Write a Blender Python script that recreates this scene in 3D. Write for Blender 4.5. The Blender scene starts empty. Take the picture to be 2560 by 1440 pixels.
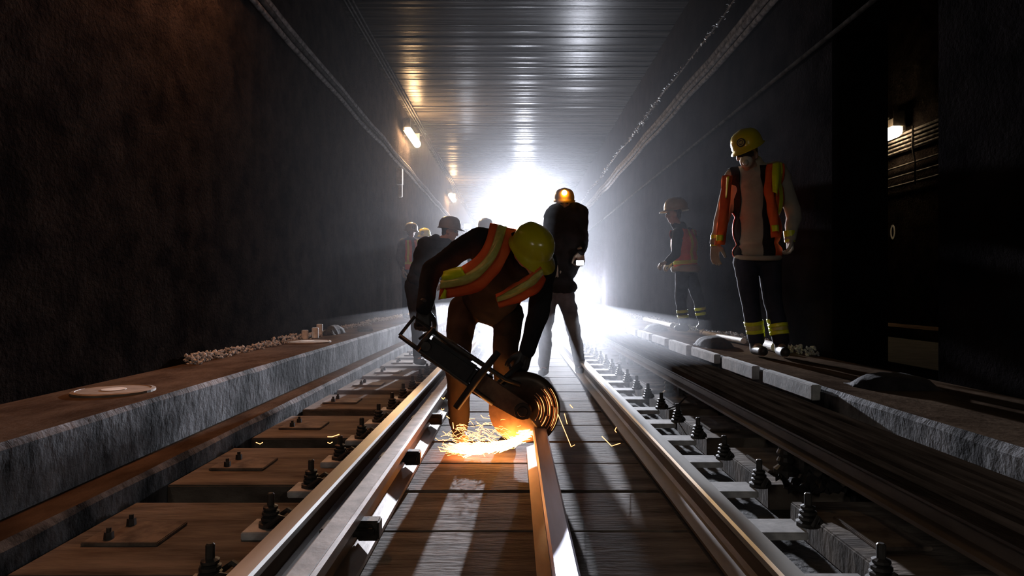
import bpy, bmesh, math, random
from mathutils import Vector, Matrix
random.seed(7)
SC = bpy.context.scene
COL = SC.collection
F = 1600.0; CX = 1285.0; CY = 728.0; CZ = 0.93      # focal length in pixels, vanishing point, eye height
V = Vector

def P(px, py, y):
    return V(((px-CX)/F*y, y, CZ-(py-CY)/F*y))

# ------------------------------------------------------------------ helpers
def tag(o, label=None, cat=None, group=None, kind=None):
    if label: o['label'] = label
    if cat: o['category'] = cat
    if group: o['group'] = group
    if kind: o['kind'] = kind
    return o

def link(name, me, mat=None, parent=None):
    o = bpy.data.objects.new(name, me); COL.objects.link(o)
    if mat is not None and me is not None:
        me.materials.clear(); me.materials.append(mat)
    if parent is not None: o.parent = parent
    return o

def empty(name, loc=(0, 0, 0)):
    o = bpy.data.objects.new(name, None); COL.objects.link(o); o.location = loc
    o.empty_display_size = .1
    return o

def reparent_at(child, parent):
    # child's mesh is in world coordinates: keep it there under a moved parent
    child.parent = parent
    child.matrix_parent_inverse = Matrix.Translation(parent.location).inverted()

class MB:
    def __init__(s): s.bm = bmesh.new()
    def add_mesh(s, verts, faces):
        vs = [s.bm.verts.new(v) for v in verts]
        for f in faces:
            try: s.bm.faces.new([vs[i] for i in f])
            except ValueError: pass
        return s
    def box(s, x0, x1, y0, y1, z0, z1, bev=0):
        vs = [(x, y, z) for x in (x0, x1) for y in (y0, y1) for z in (z0, z1)]
        b = bmesh.new()
        v = [b.verts.new(q) for q in vs]
        for f in ((0,1,3,2),(4,6,7,5),(0,4,5,1),(2,3,7,6),(0,2,6,4),(1,5,7,3)): b.faces.new([v[i] for i in f])
        if bev: bmesh.ops.bevel(b, geom=b.edges[:], offset=bev, segments=2, affect='EDGES')
        s.merge(b); return s
    def merge(s, b):
        bmesh.ops.recalc_face_normals(b, faces=b.faces[:])
        me = bpy.data.meshes.new('tmp'); b.to_mesh(me); b.free(); s.bm.from_mesh(me); bpy.data.meshes.remove(me)
    def frame_box(s, c, ax, ay, az, hx, hy, hz, bev=0):
        b = bmesh.new(); bmesh.ops.create_cube(b, size=2)
        for v in b.verts: v.co = V((v.co.x*hx, v.co.y*hy, v.co.z*hz))
        if bev: bmesh.ops.bevel(b, geom=b.edges[:], offset=bev, segments=2, affect='EDGES')
        M = Matrix((ax, ay, az)).transposed()
        for v in b.verts: v.co = V(c)+M@v.co
        s.merge(b); return s
    def cone(s, p0, p1, r0, r1, n=12):
        p0 = V(p0); p1 = V(p1); d = p1-p0; L = d.length
        if L < 1e-6: return s
        b = bmesh.new()
        bmesh.ops.create_cone(b, cap_ends=True, segments=n, radius1=r0, radius2=r1, depth=L)
        q = V((0,0,1)).rotation_difference(d.normalized()).to_matrix().to_4x4()
        bmesh.ops.transform(b, matrix=Matrix.Translation((p0+p1)/2)@q, verts=b.verts[:])
        s.merge(b); return s
    def ball(s, c, r, n=2):
        b = bmesh.new(); bmesh.ops.create_icosphere(b, subdivisions=n, radius=r)
        for v in b.verts: v.co += V(c)
        s.merge(b); return s
    def cap(s, p0, p1, r0, r1, n=14):
        s.cone(p0, p1, r0, r1, n); s.ball(p0, r0); s.ball(p1, r1); return s
    def chain(s, pts, rs):
        for i in range(len(pts)-1): s.cap(pts[i], pts[i+1], rs[i], rs[i+1])
        return s
    def ell(s, c, rad, M=None, n=3):
        b = bmesh.new(); bmesh.ops.create_icosphere(b, subdivisions=n, radius=1)
        for v in b.verts:
            q = V((v.co.x*rad[0], v.co.y*rad[1], v.co.z*rad[2]))
            v.co = V(c)+((M@q) if M is not None else q)
        s.merge(b); return s
    def tube(s, pts, r, n=8, closed=False):
        pts = [V(p) for p in pts]; N = len(pts); rings = []
        up = None
        for i, p in enumerate(pts):
            a = pts[(i-1) % N] if (closed or i > 0) else p
            c = pts[(i+1) % N] if (closed or i < N-1) else p
            t = (c-a).normalized()
            if up is None:
                up = V((0,0,1)) if abs(t.z) < .9 else V((1,0,0))
            u = t.cross(up).normalized(); w = u.cross(t).normalized(); up = w
            rr = r[i] if isinstance(r, (list, tuple)) else r
            rings.append([s.bm.verts.new(p+rr*(math.cos(2*math.pi*k/n)*u+math.sin(2*math.pi*k/n)*w)) for k in range(n)])
        for i in range(N if closed else N-1):
            A = rings[i]; B = rings[(i+1) % N]
            for k in range(n): s.bm.faces.new((A[k], A[(k+1)%n], B[(k+1)%n], B[k]))
        if not closed:
            s.bm.faces.new(rings[0]); s.bm.faces.new(rings[-1][::-1])
        return s
    def prism_y(s, prof, y0, y1, seg=1):
        # closed profile [(x,z)] swept along y
        n = len(prof); rows = []
        for j in range(seg+1):
            y = y0+(y1-y0)*j/seg
            rows.append([s.bm.verts.new((x, y, z)) for x, z in prof])
        for j in range(seg):
            for k in range(n):
                s.bm.faces.new((rows[j][k], rows[j][(k+1)%n], rows[j+1][(k+1)%n], rows[j+1][k]))
        s.bm.faces.new(rows[0][::-1]); s.bm.faces.new(rows[-1])
        return s
    def lathe(s, prof, c=(0,0,0), n=20):
        rows = []
        for r, z in prof:
            rows.append([s.bm.verts.new((c[0]+r*math.cos(2*math.pi*k/n), c[1]+r*math.sin(2*math.pi*k/n), c[2]+z)) for k in range(n)])
        for a, b in zip(rows[:-1], rows[1:]):
            for k in range(n): s.bm.faces.new((a[k], a[(k+1)%n], b[(k+1)%n], b[k]))
        s.bm.faces.new(rows[0][::-1]); s.bm.faces.new(rows[-1])
        return s
    def mesh(s, name, smooth=False):
        bmesh.ops.recalc_face_normals(s.bm, faces=s.bm.faces[:])
        me = bpy.data.meshes.new(name); s.bm.to_mesh(me); s.bm.free()
        if smooth:
            for p in me.polygons: p.use_smooth = True
        return me
    def build(s, name, mat, parent=None, smooth=False):
        return link(name, s.mesh(name, smooth), mat, parent)

# ------------------------------------------------------------------ materials
def nodes(name):
    m = bpy.data.materials.new(name); m.use_nodes = True
    nt = m.node_tree; b = nt.nodes['Principled BSDF']
    return m, nt, b
def ramp(nt, fac, stops):
    r = nt.nodes.new('ShaderNodeValToRGB'); e = r.color_ramp.elements
    while len(e) < len(stops): e.new(.5)
    for el, (p, c) in zip(e, stops): el.position = p; el.color = (*c, 1)
    nt.links.new(fac, r.inputs[0]); return r.outputs[0]
def coords(nt, scale=(1,1,1)):
    t = nt.nodes.new('ShaderNodeTexCoord'); mp = nt.nodes.new('ShaderNodeMapping')
    mp.inputs['Scale'].default_value = scale
    nt.links.new(t.outputs['Object'], mp.inputs[0]); return mp.outputs[0]
def noise(nt, vec, scale, detail=6, rough=.6):
    n = nt.nodes.new('ShaderNodeTexNoise'); n.inputs['Scale'].default_value = scale
    n.inputs['Detail'].default_value = detail; n.inputs['Roughness'].default_value = rough
    nt.links.new(vec, n.inputs['Vector']); return n.outputs[0]
def bump(nt, b, h, strength, dist):
    n = nt.nodes.new('ShaderNodeBump'); n.inputs['Strength'].default_value = strength; n.inputs['Distance'].default_value = dist
    nt.links.new(h, n.inputs['Height']); nt.links.new(n.outputs[0], b.inputs['Normal']); return n
def mat(name, c1, c2=None, scale=6, rough=.7, metal=0, bs=.3, bd=.01, stretch=(1,1,1), bscale=None, spec=.5, lo=.35, hi=.65, coat=0):
    m, nt, b = nodes(name)
    b.inputs['Roughness'].default_value = rough; b.inputs['Metallic'].default_value = metal
    b.inputs['Specular IOR Level'].default_value = spec
    b.inputs['Coat Weight'].default_value = coat; b.inputs['Coat Roughness'].default_value = .12
    v = coords(nt, stretch); n = noise(nt, v, scale)
    nt.links.new(ramp(nt, n, [(lo, c1), (hi, c2 or c1)]), b.inputs['Base Color'])
    if bs: bump(nt, b, noise(nt, v, bscale or scale*4), bs, bd)
    return m
def emit(name, c, s, sampling=True):
    m, nt, b = nodes(name)
    b.inputs['Base Color'].default_value = (*c, 1)
    b.inputs['Emission Color'].default_value = (*c, 1); b.inputs['Emission Strength'].default_value = s
    if not sampling:
        try: m.cycles.emission_sampling = 'NONE'
        except Exception: pass
    return m

M = {}
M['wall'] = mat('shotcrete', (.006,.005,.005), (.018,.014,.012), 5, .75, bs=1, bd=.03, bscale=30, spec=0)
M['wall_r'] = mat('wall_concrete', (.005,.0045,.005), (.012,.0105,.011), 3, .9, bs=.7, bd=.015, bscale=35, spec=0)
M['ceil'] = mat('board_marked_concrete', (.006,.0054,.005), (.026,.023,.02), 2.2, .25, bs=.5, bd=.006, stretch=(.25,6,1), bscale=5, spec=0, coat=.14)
_nt = M['ceil'].node_tree; _b = _nt.nodes['Principled BSDF']; _b.inputs['Coat Roughness'].default_value = .27
_nt.links.new(_b.inputs['Normal'].links[0].from_socket, _b.inputs['Coat Normal'])
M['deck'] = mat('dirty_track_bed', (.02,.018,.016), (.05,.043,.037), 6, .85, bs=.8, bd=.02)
M['slab'] = mat('brown_stained_planks', (.06,.047,.037), (.22,.18,.145), 3, .8, bs=1, bd=.012, stretch=(.6,3,1), bscale=14, spec=.12)
M['curb'] = mat('stained_concrete', (.02,.02,.021), (.25,.25,.262), 3.5, .9, bs=1, bd=.012, stretch=(1,1,.7), bscale=22, lo=.40, hi=.66, spec=.1)
M['walk'] = mat('brown_walkway_top', (.042,.028,.020), (.10,.070,.049), 4, .9, bs=.6, bd=.01, stretch=(1,.5,1), bscale=30, spec=0)
M['rail'] = mat('rusty_rail_side', (.11,.075,.052), (.21,.155,.115), 9, .5, metal=.35, bs=.3, bd=.003, stretch=(1,.25,1))
M['railtop'] = mat('polished_rail_head', (.62,.61,.57), (.8,.79,.75), 12, .35, metal=.5, bs=.12, bd=.001, stretch=(1,.1,1))
M['newtop'] = mat('bluish_bare_steel', (.45,.45,.55), (.62,.62,.75), 12, .35, metal=.5, bs=.12, bd=.001, stretch=(1,.1,1))
M['darksteel'] = mat('dark_greasy_steel', (.03,.028,.026), (.075,.065,.055), 20, .5, metal=.4, bs=.3, bd=.003)
M['plate'] = mat('grey_pad_plate', (.30,.29,.28), (.55,.53,.51), 12, .6, bs=.3, bd=.003)
M['plate_brown'] = mat('brown_dusty_plate', (.07,.052,.04), (.20,.155,.12), 12, .7, bs=.3, bd=.003, spec=.2)
M['board'] = mat('weathered_cover_board', (.010,.007,.005), (.034,.024,.017), 5, .95, bs=.6, bd=.006, stretch=(5,.4,5), bscale=10, spec=0)
M['cable'] = mat('dusty_grey_cable', (.04,.037,.036), (.14,.13,.125), 14, .9, bs=.5, bd=.01, spec=0)
M['cabledark'] = mat('black_cable', (.02,.019,.018), (.05,.047,.045), 14, .9, bs=.3, bd=.004, spec=0)
M['foil'] = mat('clear_plastic_wrap', (.7,.72,.75), (.9,.92,.95), 14, .3, metal=.1, bs=.6, bd=.01)
M['rubble'] = mat('pale_lime_crumbs', (.3,.29,.28), (.6,.59,.57), 20, .9, bs=.5, bd=.01)
M['white'] = mat('chalky_white_paint', (.5,.49,.46), (.75,.74,.7), 15, .6, bs=.2, bd=.003)
M['black'] = mat('matt_black', (.012,.011,.011), (.03,.028,.027), 10, .7, bs=.3, bd=.004)
M['bag'] = mat('black_plastic_sack', (.02,.018,.018), (.045,.04,.04), 8, .85, bs=.8, bd=.01, spec=.1)
def cloth(name, c, c2=None, rough=.9, s=7):
    c2 = c2 or tuple(min(1, x*1.5) for x in c)
    return mat(name, c, c2, s, rough, bs=.5, bd=.012, bscale=9, spec=.2)
M['c_black'] = cloth('black_jacket_cloth', (.012,.011,.012), (.025,.023,.026))
M['c_navy'] = cloth('navy_work_trousers', (.018,.02,.032), (.035,.038,.06))
M['c_brown'] = cloth('brown_work_trousers', (.032,.021,.013), (.058,.038,.023))
M['c_beige'] = cloth('beige_hoodie_cloth', (.36,.32,.26), (.45,.40,.33))
M['c_grey'] = cloth('grey_cloth', (.12,.12,.14), (.2,.2,.23))
M['orange'] = cloth('orange_safety_cloth', (.78,.10,.025), (.9,.16,.04), .7)
M['lime'] = mat('lime_reflective_tape', (.72,.78,.01), (.82,.88,.03), 30, .35, bs=.1, bd=.002)
M['silver'] = mat('olive_reflective_tape', (.52,.46,.10), (.66,.60,.16), 30, .35, bs=.1, bd=.002)
M['hat_yellow'] = mat('yellow_plastic', (.62,.50,.01), (.70,.57,.02), 9, .25, bs=.05, bd=.001, coat=.4)
M['hat_white'] = mat('white_plastic', (.62,.58,.5), (.72,.68,.6), 9, .3, bs=.05, bd=.001, coat=.3)
M['hat_grey'] = mat('grey_plastic', (.2,.18,.15), (.26,.23,.2), 9, .4, bs=.05, bd=.001)
M['hat_sand'] = mat('sand_plastic', (.33,.3,.2), (.4,.36,.25), 9, .4, bs=.05, bd=.001)
M['hat_amber'] = mat('amber_plastic', (.75,.40,.02), (.8,.45,.03), 9, .35, bs=.05, bd=.001)
M['skin'] = mat('skin', (.42,.26,.19), (.5,.32,.24), 12, .55, bs=.1, bd=.002)
M['hair'] = mat('dark_hair', (.03,.022,.018), (.06,.045,.035), 40, .6, bs=.8, bd=.005)
M['eye'] = mat('dark_eye', (.02,.015,.012), None, 5, .1, bs=0)
M['glove'] = mat('pale_leather_glove', (.45,.40,.33), (.58,.52,.44), 14, .8, bs=.3, bd=.004)
M['boot'] = mat('black_leather', (.02,.017,.015), (.04,.034,.03), 12, .5, bs=.3, bd=.005)
M['bootbrown'] = mat('brown_leather', (.16,.08,.04), (.24,.12,.06), 12, .5, bs=.3, bd=.005)
M['mask'] = mat('white_mask', (.55,.5,.42), (.65,.6,.52), 14, .7, bs=.2, bd=.003)
M['saw'] = mat('grimy_orange_brown_metal', (.10,.05,.03), (.2,.11,.06), 14, .45, metal=.3, bs=.3, bd=.003)
M['guard'] = mat('dark_bronze_guard', (.045,.03,.02), (.09,.055,.035), 14, .4, metal=.5, bs=.25, bd=.002)
M['ridge'] = mat('painted_spark_glow', (.7,.42,.26), (.8,.5,.3), 14, .3, metal=.6, bs=.1, bd=.001)  # orange spark glow put into the colour of the guard ridges
M['disc'] = mat('abrasive_disc', (.30,.17,.08), (.42,.24,.12), 30, .5, bs=.3, bd=.002)
M['lamp_warm'] = emit('warm_tube', (1,.62,.30), 320)
M['lamp_cool'] = emit('cool_flood_lens', (.86,.90,1), 200)
M['lamp_small'] = emit('small_white_lens', (.95,.97,1), 25)
M['lamp_amber'] = emit('amber_headlamp', (1,.5,.06), 22)
M['spark_hot'] = emit('white_hot_spark', (1,.60,.22), 7, False)
M['spark'] = emit('orange_spark', (1,.34,.10), 7, False)

# ------------------------------------------------------------------ the tunnel
Y0, Y1 = -9.0, 46.0
W = 2.5; CEIL = 5.08
def struct(o): o['kind'] = 'structure'; return o

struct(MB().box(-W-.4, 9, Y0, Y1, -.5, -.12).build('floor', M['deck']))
# ceiling: cast against boards of slightly different level
mb = MB(); y = Y0
while y < Y1:
    w = random.uniform(.07, .16) if y < 26 else .4
    dz = random.uniform(-.012, .012)
    z = CEIL+dz
    mb.add_mesh([(-W-.4,y,z),(W+.45,y,z),(W+.45,y+w*.86,z+random.uniform(-.012,.006)),(-W-.4,y+w*.86,z+random.uniform(-.012,.006)),(W+.45,y+w,CEIL+.02),(-W-.4,y+w,CEIL+.02)],
                [(0,1,2,3),(3,2,4,5)])
    y += w
mb.box(-W-.4, 9, Y0, Y1, CEIL+.03, CEIL+.4)
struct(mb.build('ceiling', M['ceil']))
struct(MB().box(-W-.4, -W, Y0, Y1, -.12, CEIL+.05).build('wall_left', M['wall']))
mb = MB()
mb.box(W, W+.44, Y0, 3.77, -.12, CEIL+.05); mb.box(W, W+.44, 5.03, Y1, -.12, CEIL+.05)
mb.box(W, W+.44, 3.77, 5.03, 3.9, CEIL+.05); mb.box(W, W+.44, 3.77, 5.03, -.12, .38)
struct(mb.build('wall_right', M['wall_r']))
WX = 5.2
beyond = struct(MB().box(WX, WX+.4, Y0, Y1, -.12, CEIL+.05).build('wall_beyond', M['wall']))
struct(MB().box(-W-.4, 9, Y1, Y1+.3, -.5, CEIL+.4).build('wall_end', M['wall_r']))
struct(MB().box(-W-.4, 9, Y0-.3, Y0, -.5, CEIL+.4).build('wall_behind', M['wall_r']))
# painted 0 on the wall beyond the opening
yy = WX*F/(2233-CX); zc = CZ-(580-CY)/F*yy
mb = MB()
pts = [V((WX-.006, yy+.055*math.cos(a), zc+.10*math.sin(a))) for a in [2*math.pi*k/24 for k in range(24)]]
inn = [V((WX-.006, yy+.028*math.cos(a), zc+.07*math.sin(a))) for a in [2*math.pi*k/24 for k in range(24)]]
mb.add_mesh(pts+inn, [(k,(k+1)%24,24+(k+1)%24,24+k) for k in range(24)])
o = mb.build('painted_numeral', M['white'], beyond)
o.modifiers.new('s', 'SOLIDIFY').thickness = .003

# walkways (raised benches) on both sides, with the lower step
def rough_block(name, x0, x1, z0, z1, mside, mtop, side, seg=.35, jag=.012):
    # long block with slightly uneven, chipped front edge
    mb = MB(); n = int((Y1-Y0)/seg); rows = []
    xf, xb = (x1, x0) if side < 0 else (x0, x1)
    s = -1 if side < 0 else 1
    for j in range(n+1):
        y = Y0+j*seg
        e = random.uniform(0, jag); f = random.uniform(0, jag)
        rows.append([(xb,y,z0),(xf+s*f*.5,y,z0),(xf+s*f*.3,y,z1-.02-e),(xf+s*(.015+e),y,z1),(xb,y,z1)])
    vs = [v for r in rows for v in r]; fs = []
    for j in range(n):
        for k in range(4):
            fs.append((j*5+k, j*5+k+1, (j+1)*5+k+1, (j+1)*5+k))
    me = mb.add_mesh(vs, fs).mesh(name)
    me.materials.append(mside); me.materials.append(mtop)
    for p in me.polygons:
        if p.center.z > z1-.006: p.material_index = 1
    o = bpy.data.objects.new(name, me); COL.objects.link(o); return struct(o)
rough_block('walkway_left', -W, -1.85, -.12, .379, M['curb'], M['walk'], -1)
rough_block('kerb_step_left', -1.86, -1.67, -.12, .105, M['curb'], M['walk'], -1)
rough_block('walkway_right', 1.70, W, -.12, .40, M['curb'], M['walk'], 1)
rough_block('kerb_step_right', 1.62, 1.72, -.12, .12, M['curb'], M['walk'], 1)
struct(MB().box(W+.44, WX, Y0, Y1, -.12, .36).build('floor_beyond', M['deck']))
struct(MB().box(WX-.5, WX, Y0, Y1, .36, .49).build('ledge_beyond', M['walk']))

ORD = ['nearest','second','third','fourth','fifth','sixth','seventh','eighth','ninth','tenth','eleventh','twelfth',
       'thirteenth','fourteenth','fifteenth','sixteenth','seventeenth','eighteenth','nineteenth','twentieth']
def copy_tree(o):
    c = o.copy(); COL.objects.link(c)
    for ch in o.children:
        d = copy_tree(ch); d.parent = c; d.matrix_parent_inverse = ch.matrix_parent_inverse
    return c

# track panels, pitch .98 m; seams at y = 2.97, 3.94 ...
def plank_mesh(x0, x1, y0, y1, z0=-.12, z1=0.0, bev=.006):
    b = MB(); nx = max(2, int((x1-x0)/.12))
    b.box(x0, x1, y0, y1, z0, z1, bev)
    return b.mesh('plank')
PITCH = .98
root0 = empty('track_panel')
for nm, a in (('outer_slab', (-1.665,-.865,.10,.83)), ('plank', (-.70,.68,.02,.485)), ('plank', (-.70,.68,.493,.965)),
              ('outer_slab', (1.22,1.615,.10,.84))):
    link(nm, plank_mesh(*a), M['slab'], root0)
bp = MB().box(-1.58,-1.30,.34,.56,0,.014,.003).build('bearing_plate', M['plate_brown'], root0)
for yy in (.38,.52):
    MB().cone((-1.5,yy,.012),(-1.5,yy,.04),.018,.016,6).cone((-1.5,yy,.04),(-1.5,yy,.055),.009,.009,8).build('bolt', M['darksteel'], bp)
bp = MB().box(1.30,1.5,.3,.62,0,.014,.003).build('bearing_plate', M['plate_brown'], root0)
first_y = 2.97-PITCH*2
NPAN = 20
for i in range(NPAN):
    o = root0 if i == 0 else copy_tree(root0)
    o.location = (0, first_y+PITCH*i, 0)
    if i >= 1 and i <= 12:
        tag(o, '%s full row of brown track bed planks counted from the bottom edge' % ORD[i-1], 'track panel', 'track bed panels between the rails')
    elif i == 0:
        tag(o, 'row of brown track bed planks partly below the bottom edge of the photo', 'track panel', 'track bed panels between the rails')
    else:
        tag(o, 'far row of track bed planks in the white glare behind the workers', 'track panel', 'track bed panels between the rails')

# rails
def rail_prof(x, h=.165, hw=.037, fw=.075, flip=1):
    z0 = .012
    pr = [(-fw,z0),(fw,z0),(fw,z0+.012),(.02,z0+.03),(.009,z0+.045),(.009,h-.045),(hw-.004,h-.032),(hw,h-.026),(hw,h-.008),(hw-.008,h),
          (-hw+.008,h),(-hw,h-.008),(-hw,h-.026),(-hw+.004,h-.032),(-.009,h-.045),(-.009,z0+.045),(-.02,z0+.03),(-fw,z0+.012)]
    return [(x+a, b) for a, b in pr]
def rail(name, x, y0, y1, label, mtop, h=.165, hw=.037, fw=.075):
    r = empty(name, (x, y0, 0)); tag(r, label, 'rail')
    me = MB().prism_y(rail_prof(0, h, hw, fw), 0, y1-y0).mesh('rail_web')
    me.materials.append(M['rail']); me.materials.append(mtop)
    # web and foot, head apart
    b = MB().prism_y([(a, c) for a, c in rail_prof(0, h, hw, fw) if c < h-.04], 0, y1-y0)
    b.build('web_and_foot', M['rail'], r)
    b = MB().prism_y([(a, c) for a, c in rail_prof(0, h, hw, fw) if c >= h-.046], 0, y1-y0)
    b.build('rail_head', mtop, r)
    bpy.data.meshes.remove(me)
    return r
rl = rail('running_rail', -.745, Y0, 42, 'long running rail with bright worn head on the left side of the track', M['railtop'])
rr = rail('running_rail', .757, Y0, 42, 'long rusty running rail on the right side of the track', M['railtop'])
cut = rail('cut_rail', .142, .4, 3.72, 'loose rail with bluish top lying between the running rails, being cut by the saw', M['newtop'], .17, .038, .07)
# guard rail beside the left rail: angle shaped flange with bolts
g = empty('guard_rail', (-.575, Y0, 0)); tag(g, 'dark restraining guard rail bolted close along the inside of the left rail', 'rail')
MB().prism_y([(-.055,.012),(.075,.012),(.075,.03),(.012,.045),(.012,.105),(.035,.118),(.04,.16),(.03,.17),(-.035,.17),(-.04,.155),(-.03,.12),(-.012,.108),(-.012,.045),(-.055,.03)], 0, 50).build('bar', M['rail'], g)
b = MB()
b.prism_y([(-.032,.1702),(.028,.1702),(.026,.173),(-.030,.173)], 0, 50).build('worn_edge', M['plate'], g)
for k in range(26):
    yb = 10.3+k*.98
    MB().box(-.105, .085, yb-.05, yb+.05, .07, .10, .006).box(.02,.1,yb-.03,yb+.03,.05,.12,.006).build('bracket', M['darksteel'], g)

# rail fasteners (stacked spring bolts) along the outside of both rails
def fastener(x_plate0, x_plate1, xb):
    r = empty('rail_fastener')
    MB().box(x_plate0, x_plate1, -.075, .075, 0.0, .03, .004).build('base_plate', M['plate'], r)
    prof = [(.045,.03),(.045,.045),(.03,.05),(.036,.056),(.036,.066),(.026,.07),(.033,.076),(.033,.086),(.022,.09),(.028,.096),(.028,.104),(.014,.11),(.014,.15),(.009,.155)]
    MB().lathe(prof, (xb,0,0), 10).build('spring_bolt', M['darksteel'], r)
    d = -1 if xb > 0 else 1
    q = 1 if xb < 0 else -.35
    MB().tube([(xb,-.04,.04),(xb+d*q*.05,-.045,.075),(xb+d*q*.11,-.02,.05),(xb+d*q*.13,0,.042),(xb+d*q*.11,.02,.05),(xb+d*q*.05,.045,.075),(xb,.04,.04)], .011, 6).build('spring_clip', M['darksteel'], r)
    return r
for side, args in ((-1, (-1.02,-.835,-.935)), (1, (.85,1.10,1.13))):
    f0 = fastener(*args)
    for i in range(34):
        o = f0 if i == 0 else copy_tree(f0)
        o.location = (0, 1.48+i*.49, 0)
        sd = 'left' if side < 0 else 'right'
        lab = ('%s sprung rail fastener from the camera, outside the %s running rail' % (ORD[i], sd)) if i < 14 else 'far sprung rail fastener along the outside of the %s running rail' % sd
        tag(o, lab, 'rail fastener', 'sprung fasteners outside the %s rail' % sd)

# third rail with cover board, right side
t = empty('third_rail', (1.38, Y0, 0)); tag(t, 'long covered third rail running beside the right walkway', 'third rail')
MB().prism_y([(-.14,.30),(.16,.30),(.16,.352),(.10,.352),(.095,.338),(.085,.338),(.08,.350),(.0,.350),(-.005,.334),(-.02,.334),(-.025,.346),(-.08,.346),(-.085,.330),(-.095,.330),(-.10,.340),(-.14,.336)], 0, 50).build('cover_board', M['board'], t)
MB().prism_y([(-.05,.15),(.05,.15),(.05,.165),(.012,.18),(.012,.22),(.04,.24),(.04,.27),(-.04,.27),(-.04,.24),(-.012,.22),(-.012,.18),(-.05,.165)], 0, 50).build('conductor_rail', M['rail'], t)
MB().prism_y([(.13,.25),(.165,.25),(.165,.30),(.13,.30)], 0, 50).build('side_strip', M['board'], t)
for k in range(17):
    yb = 9.8+k*2.45
    MB().lathe([(.06,-.0),(.06,.03),(.035,.05),(.045,.07),(.035,.09),(.045,.11),(.035,.13),(.045,.15)], (0,yb,0), 14).box(.08,.13,yb-.03,yb+.03,0,.3).build('insulator', M['darksteel'], t)

# blocks of timber edging on the right walkway's front
e0 = MB().box(-.035, .02, -.36, .36, -.085, .012, .006).build('edging_block', M['plate'])
for i in range(15):
    o = e0 if i == 0 else e0.copy()
    if i: COL.objects.link(o)
    o.location = (1.685, 3.9+i*.86, .40)
    o.scale = (1, random.uniform(.9, 1.08), random.uniform(.8, 1.1))
    tag(o, ('%s pale edging block from the camera on the right walkway edge' % ORD[i]) if i < 9 else 'far pale edging block on the right walkway edge in the glare', 'edging block', 'edging blocks along the right walkway')

# ------------------------------------------------------------------ cables and pipes
def cable(name, pts, r, m, label, cat, group=None, n=8):
    o = MB().tube(pts, r, n).build(name, m, None, True); tag(o, label, cat, group); return o
def run(x, z, r, sag=.02, y0=Y0, y1=44, step=1.0, jit=.006):
    pts = []; k = 0; y = y0
    while y <= y1:
        ph = (y % 3.0)/3.0
        pts.append((x+random.uniform(-jit,jit), y, z-sag*math.sin(math.pi*ph)+random.uniform(-jit,jit)))
        y += step
    return pts
k = 0
for lab, dx, dz, r in (('thick grey cable topmost in the bundle on the left wall',.03,.06,.035),('grey cable in the middle of the bundle on the left wall',.05,-.015,.028),
                       ('grey cable lowest in the bundle on the left wall',.03,-.09,.03),('thin cable behind the bundle on the left wall',.01,.0,.02)):
    cable('wall_cable', run(-W+dx+.02, CZ+2.5/.886+dz, r, .035), r, M['cable'] if k != 1 else M['cabledark'], lab, 'cable', 'cables bundled on the left wall'); k += 1
k = 0
for lab, dx, dz, r in (('thick dusty cable topmost in the bundle on the right wall',.05,.05,.045),('dusty cable in the middle of the bundle on the right wall',.06,-.03,.035),('dusty cable lowest in the bundle on the right wall',.04,-.10,.03)):
    cable('wall_cable', run(W-dx, CZ+2.5/.877+dz, r, .03), r, M['cable'], lab, 'cable', 'cables bundled on the right wall'); k += 1
cable('wall_conduit', run(W-.03, CZ+2.5/1.25, .02, 0, jit=.002), .018, M['cabledark'], 'single thin conduit low on the right wall', 'conduit')
for q, (dx, dz) in enumerate(((.08,0),(.14,-.005),(.20,.0))):
    cable('ceiling_conduit', run(-W+.02+dx, CEIL-.04+dz, .014, 0, jit=.003), .014, M['cabledark'],
          ['conduit under the ceiling closest to the left wall','middle conduit of three under the ceiling by the left wall','outermost conduit of three under the ceiling by the left wall'][q], 'conduit', 'conduits under the ceiling')
# wrapped sparkling cable, upper right wall
wx, wz = W-.06, CZ+2.5/.776
w = empty('wrapped_cable', (wx, 0, wz)); tag(w, 'thin cable high on the right wall hung with glittering plastic ties', 'cable')
b = MB(); b.tube([V((0, y, .02*math.sin(y*1.3)+.012*math.sin(y*3.1))) for y in [3+.25*i for i in range(120)]], .011, 6).build('cord', M['cable'], w)
b = MB()
for i in range(900):
    y = 3.4+(i/900)**1.4*26
    dens = .5+.5*math.sin(y*1.1+1)
    if random.random() > .35+.65*dens: continue
    c = V((-.02+random.uniform(-.03,.02), y+random.uniform(-.02,.02), .02*math.sin(y*1.3)-random.uniform(-.02,.09*dens+.02)))
    a = V((random.uniform(-1,1), random.uniform(-1,1), random.uniform(-1,1))).normalized(); c2 = a.cross(V((0,0,1))).normalized()
    l = random.uniform(.010,.034)
    b.add_mesh([c-a*l, c+c2*.008, c+a*l, c-c2*.008, c+V((.003,0,.003))], [(0,1,4),(1,2,4),(2,3,4),(3,0,4),(0,3,2,1)])
fo = b.build('plastic_ties', M['foil'], w); fo['kind'] = 'stuff'
# cables on the wall beyond the opening
for q, z in enumerate((3.02,2.965,2.91,2.855,2.80, 2.60,2.47,2.35)):
    cable('far_wall_cable', run(WX-.04, z, .016, .006, 5, 14, 1.0, .003), .017 if q < 5 else .013, M['cable'],
          'cable on the wall beyond the right opening, %s from the top under the lamp' % ['first','second','third','fourth','fifth','sixth','seventh','eighth'][q], 'cable', 'cables on the wall beyond the opening')
cable('cable_clamp', [(WX-.06,8.25,3.06),(WX-.065,8.25,2.78),(WX-.05,8.22,2.6),(WX-.06,8.2,2.3)], .011, M['cabledark'], 'vertical strap clamping the cables beyond the right opening', 'clamp')

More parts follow.
